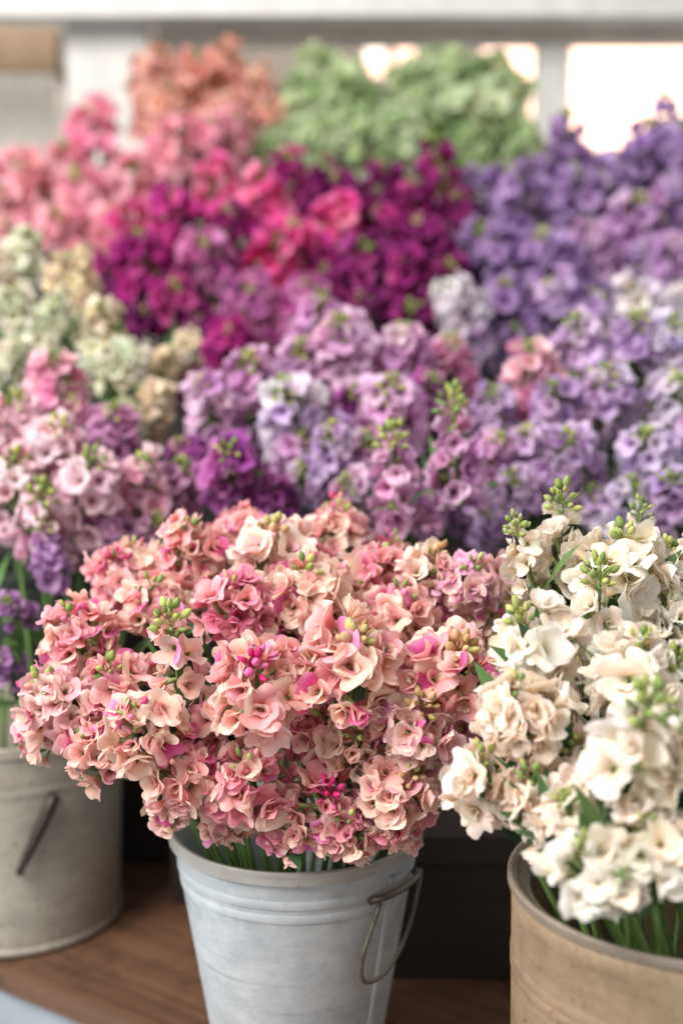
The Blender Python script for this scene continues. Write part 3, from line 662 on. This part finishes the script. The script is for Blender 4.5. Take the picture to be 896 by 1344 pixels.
# ---- buttery cream bunch at the left
D = [(320, 2.02), (400, 1.88), (480, 1.80), (560, 1.76)]
bunch('butter', D, [
 (97, 368, 38, 'butter', {}), (30, 335, 34, 'ivorygreen', {'dy': .04}), (50, 455, 32, 'ivorygreen', {}), (20, 410, 36, 'ivorygreen', {}), (75, 420, 32, 'ivorygreen', {}), (135, 425, 34, 'butter', {}), (200, 530, 36, 'butter', {}), (165, 480, 34, 'ivorygreen', {}), (15, 480, 32, 'ivorygreen', {}), (120, 490, 30, 'ivorygreen', {'dy': .03}), (170, 560, 30, 'ivorygreen', {}), (-5, 360, 36, 'butter', {}), (215, 480, 28, 'butter', {'dy': .04}), (245, 455, 22, 'butter', {'dy': .05}),
], 'butter yellow bunch', 0, {'butter': 'butter yellow flower head', 'ivorygreen': 'greenish ivory flower head'}, ('outer', 'magenta', 'low in'), 9, 1.0)

# ---- magenta
D = [(200, 2.34), (300, 2.20), (400, 2.06), (500, 1.98)]
bunch('magenta', D, [
 (370, 335, 50, 'hotpink', {}), (345, 268, 42, 'hotpink', {}), (440, 300, 42, 'hotpink', {}), (275, 350, 48, 'orchid', {}), (190, 345, 46, 'magenta', {}), (170, 300, 36, 'hotpink', {'dy': .04}), (230, 290, 42, 'magenta', {}), (285, 245, 38, 'hotpink', {'dy': .04}), (330, 400, 44, 'orchid', {}), (400, 400, 42, 'orchid', {}), (300, 455, 42, 'magenta', {}), (220, 480, 22, 'magenta', {}), (230, 400, 40, 'magenta', {'dy': .03}), (310, 310, 42, 'magenta', {'dy': .04}), (410, 350, 42, 'magenta', {'dy': .04}), (375, 235, 36, 'magenta', {'dy': .05}), (350, 470, 40, 'plum', {'dy': .04}), (265, 440, 36, 'plum', {'dy': .06}), (150, 355, 34, 'magenta', {'dy': .06}), (420, 250, 36, 'magenta', {'dy': .08}), (390, 445, 38, 'orchid', {}), (140, 400, 32, 'plum', {'dy': .1}), (195, 430, 34, 'plum', {'dy': .08}), (215, 350, 34, 'magenta', {'dy': .08}), (250, 500, 32, 'plum', {'dy': .05}),
], 'magenta bunch', 0, {'hotpink': 'hot pink flower head', 'orchid': 'orchid pink flower head', 'magenta': 'deep magenta flower head', 'plum': 'dark plum flower head'}, ('coral', 'wine red', 'low in'), 4, 1.0)
bunch('plum', D, [
 (540, 375, 46, 'magenta', {}), (490, 350, 44, 'plum', {}), (560, 320, 44, 'plum', {}), (500, 255, 42, 'plum', {}), (575, 235, 44, 'magenta', {'s': 'spike'}), (540, 270, 40, 'magenta', {}), (465, 300, 38, 'plum', {'dy': .06}), (600, 290, 38, 'plum', {'dy': .05}), (480, 410, 40, 'plum', {}), (545, 425, 42, 'plum', {}), (510, 310, 42, 'magenta', {'dy': .04}), (450, 260, 34, 'plum', {'dy': .06}), (590, 370, 36, 'plum', {'dy': .05}), (440, 380, 38, 'plum', {'dy': .06}),
], 'wine red bunch', 0, {'magenta': 'bright wine flower head', 'plum': 'dark wine flower head'}, ('magenta', 'purple', 'low in'), 4, 1.0)
# ---- purple
D = [(160, 2.40), (240, 2.30), (320, 2.18), (400, 2.05), (480, 1.98)]
bunch('purple', D, [
 (600, 400, 40, 'white', {'label': 'small white flower head beside the dark wine flowers', 'dy': -.06}), (835, 405, 46, 'white', {'label': 'large white flower head with pinkish centre among purple flowers', 'dy': -.06}), (890, 395, 26, 'white', {'label': 'small whitish flower head at the edge of the purple bunch'}),
 (745, 205, 44, 'purple', {'s': 'spike', 'ax': (0, -.15, .97)}), (690, 265, 52, 'purple', {}), (840, 215, 42, 'purple', {'s': 'spike', 'ax': (.1, -.15, .97)}), (885, 200, 42, 'purple', {}), (800, 240, 40, 'purple', {}), (835, 300, 50, 'purplelight', {}), (760, 270, 44, 'purple', {}), (650, 330, 46, 'purple', {}), (720, 340, 46, 'purple', {}), (780, 330, 42, 'purplelight', {'dy': .04}), (880, 280, 46, 'purple', {}), (640, 260, 38, 'purple', {'dy': .06}),
 (730, 400, 46, 'lavender', {}), (780, 410, 42, 'purple', {}), (670, 400, 44, 'purple', {}), (880, 350, 42, 'purplelight', {}), (690, 450, 40, 'purple', {'dy': .02}), (650, 450, 36, 'purple', {'dy': .05}), (850, 350, 36, 'purple', {'dy': .05}), (930, 300, 46, 'purple', {}), (610, 340, 34, 'purple', {'dy': .05}), (720, 235, 36, 'purple', {'dy': .06}), (620, 450, 34, 'lavender', {'dy': .0}), (870, 160, 30, 'purple', {'s': 'spike', 'dy': .04}),
], 'purple bunch', 0, {'purple': 'deep purple flower head', 'purplelight': 'orchid purple flower head', 'lavender': 'greyish lavender flower head', 'white': 'white flower head'}, ('wine red', 'outer', 'low in'), 4, 1.0)
# ---- coral, orange, green at the back
D = [(100, 2.92), (180, 2.76), (260, 2.62), (340, 2.52)]
bunch('coral', D, [
 (120, 185, 46, 'pink', {}), (45, 250, 46, 'coral', {}), (110, 265, 48, 'pink', {}), (170, 250, 46, 'coral', {}), (225, 205, 46, 'pink', {}), (10, 280, 44, 'coral', {}), (75, 310, 46, 'coral', {}), (150, 310, 44, 'coral', {}), (20, 320, 42, 'coral', {}), (260, 190, 42, 'pink', {}), (210, 260, 44, 'pink', {'dy': .04}), (-20, 240, 44, 'coral', {}), (200, 310, 38, 'coral', {}), (90, 225, 40, 'coral', {'dy': .04}), (300, 185, 36, 'pink', {'dy': .03}), (110, 345, 36, 'coral', {}),
], 'coral bunch', 0, {'pink': 'rose pink flower head', 'coral': 'coral pink flower head'}, ('cupboard', 'magenta', 'low in'), 3, 1.0)
D = [(60, 3.0), (200, 2.88)]
bunch('salmon', D, [
 (268, 118, 46, 'orange', {}), (196, 112, 34, 'orange', {}), (322, 142, 42, 'orange', {}), (232, 150, 42, 'orange', {}), (296, 92, 32, 'orange', {}), (290, 165, 42, 'orange', {}), (350, 168, 32, 'orange', {}), (200, 150, 34, 'orange', {'dy': .04}), (212, 84, 22, 'orange', {'dy': .04}), (338, 118, 28, 'orange', {'dy': .04}),
], 'orange salmon bunch', 0, {'orange': 'soft orange flower head'}, ('white post', 'green', 'low in'), 3, 1.0)
gp = 'in the pale green bunch at the back'
bunch('green', D, [
 (420, 98, 34, 'green', {'s': 'ball'}), (396, 140, 36, 'green', {'s': 'ball'}), (448, 140, 42, 'green', {'s': 'ball'}), (372, 196, 36, 'green', {'s': 'ball'}), (430, 190, 42, 'green', {'s': 'ball'}), (484, 190, 40, 'green', {'s': 'ball'}), (462, 106, 24, 'green', {'s': 'ball', 'dy': .04}), (340, 222, 26, 'green', {'s': 'ball'}), (405, 225, 36, 'green', {'s': 'ball', 'dy': .03}),
], 'green bunch beside orange flowers', 0, {'green': 'pale green flower head'}, ('orange', 'bright yard', 'low in'), 3, 1.0)
bunch('green2', D, [
 (592, 108, 40, 'green', {'s': 'ball'}), (640, 118, 38, 'green', {'s': 'ball'}), (540, 128, 38, 'green', {'s': 'ball'}), (655, 168, 44, 'green', {'s': 'ball'}), (595, 160, 46, 'green', {'s': 'ball'}), (684, 205, 30, 'green', {'s': 'ball'}), (668, 192, 40, 'green', {'s': 'ball', 'dy': .05}), (625, 150, 40, 'green', {'s': 'ball', 'dy': .06}), (540, 182, 42, 'green', {'s': 'ball'}), (566, 88, 22, 'green', {'s': 'ball', 'dy': .05}), (672, 126, 24, 'green', {'s': 'ball', 'dy': .05}), (630, 215, 44, 'green', {'s': 'ball', 'dy': .04}), (575, 215, 40, 'green', {'s': 'ball', 'dy': .04}),
], 'green bunch against bright yard', 0, {'green': 'pale green flower head'}, ('orange', 'purple', 'low in'), 3, 1.0)
print('heads', NH, 'objects', len(bpy.data.objects))
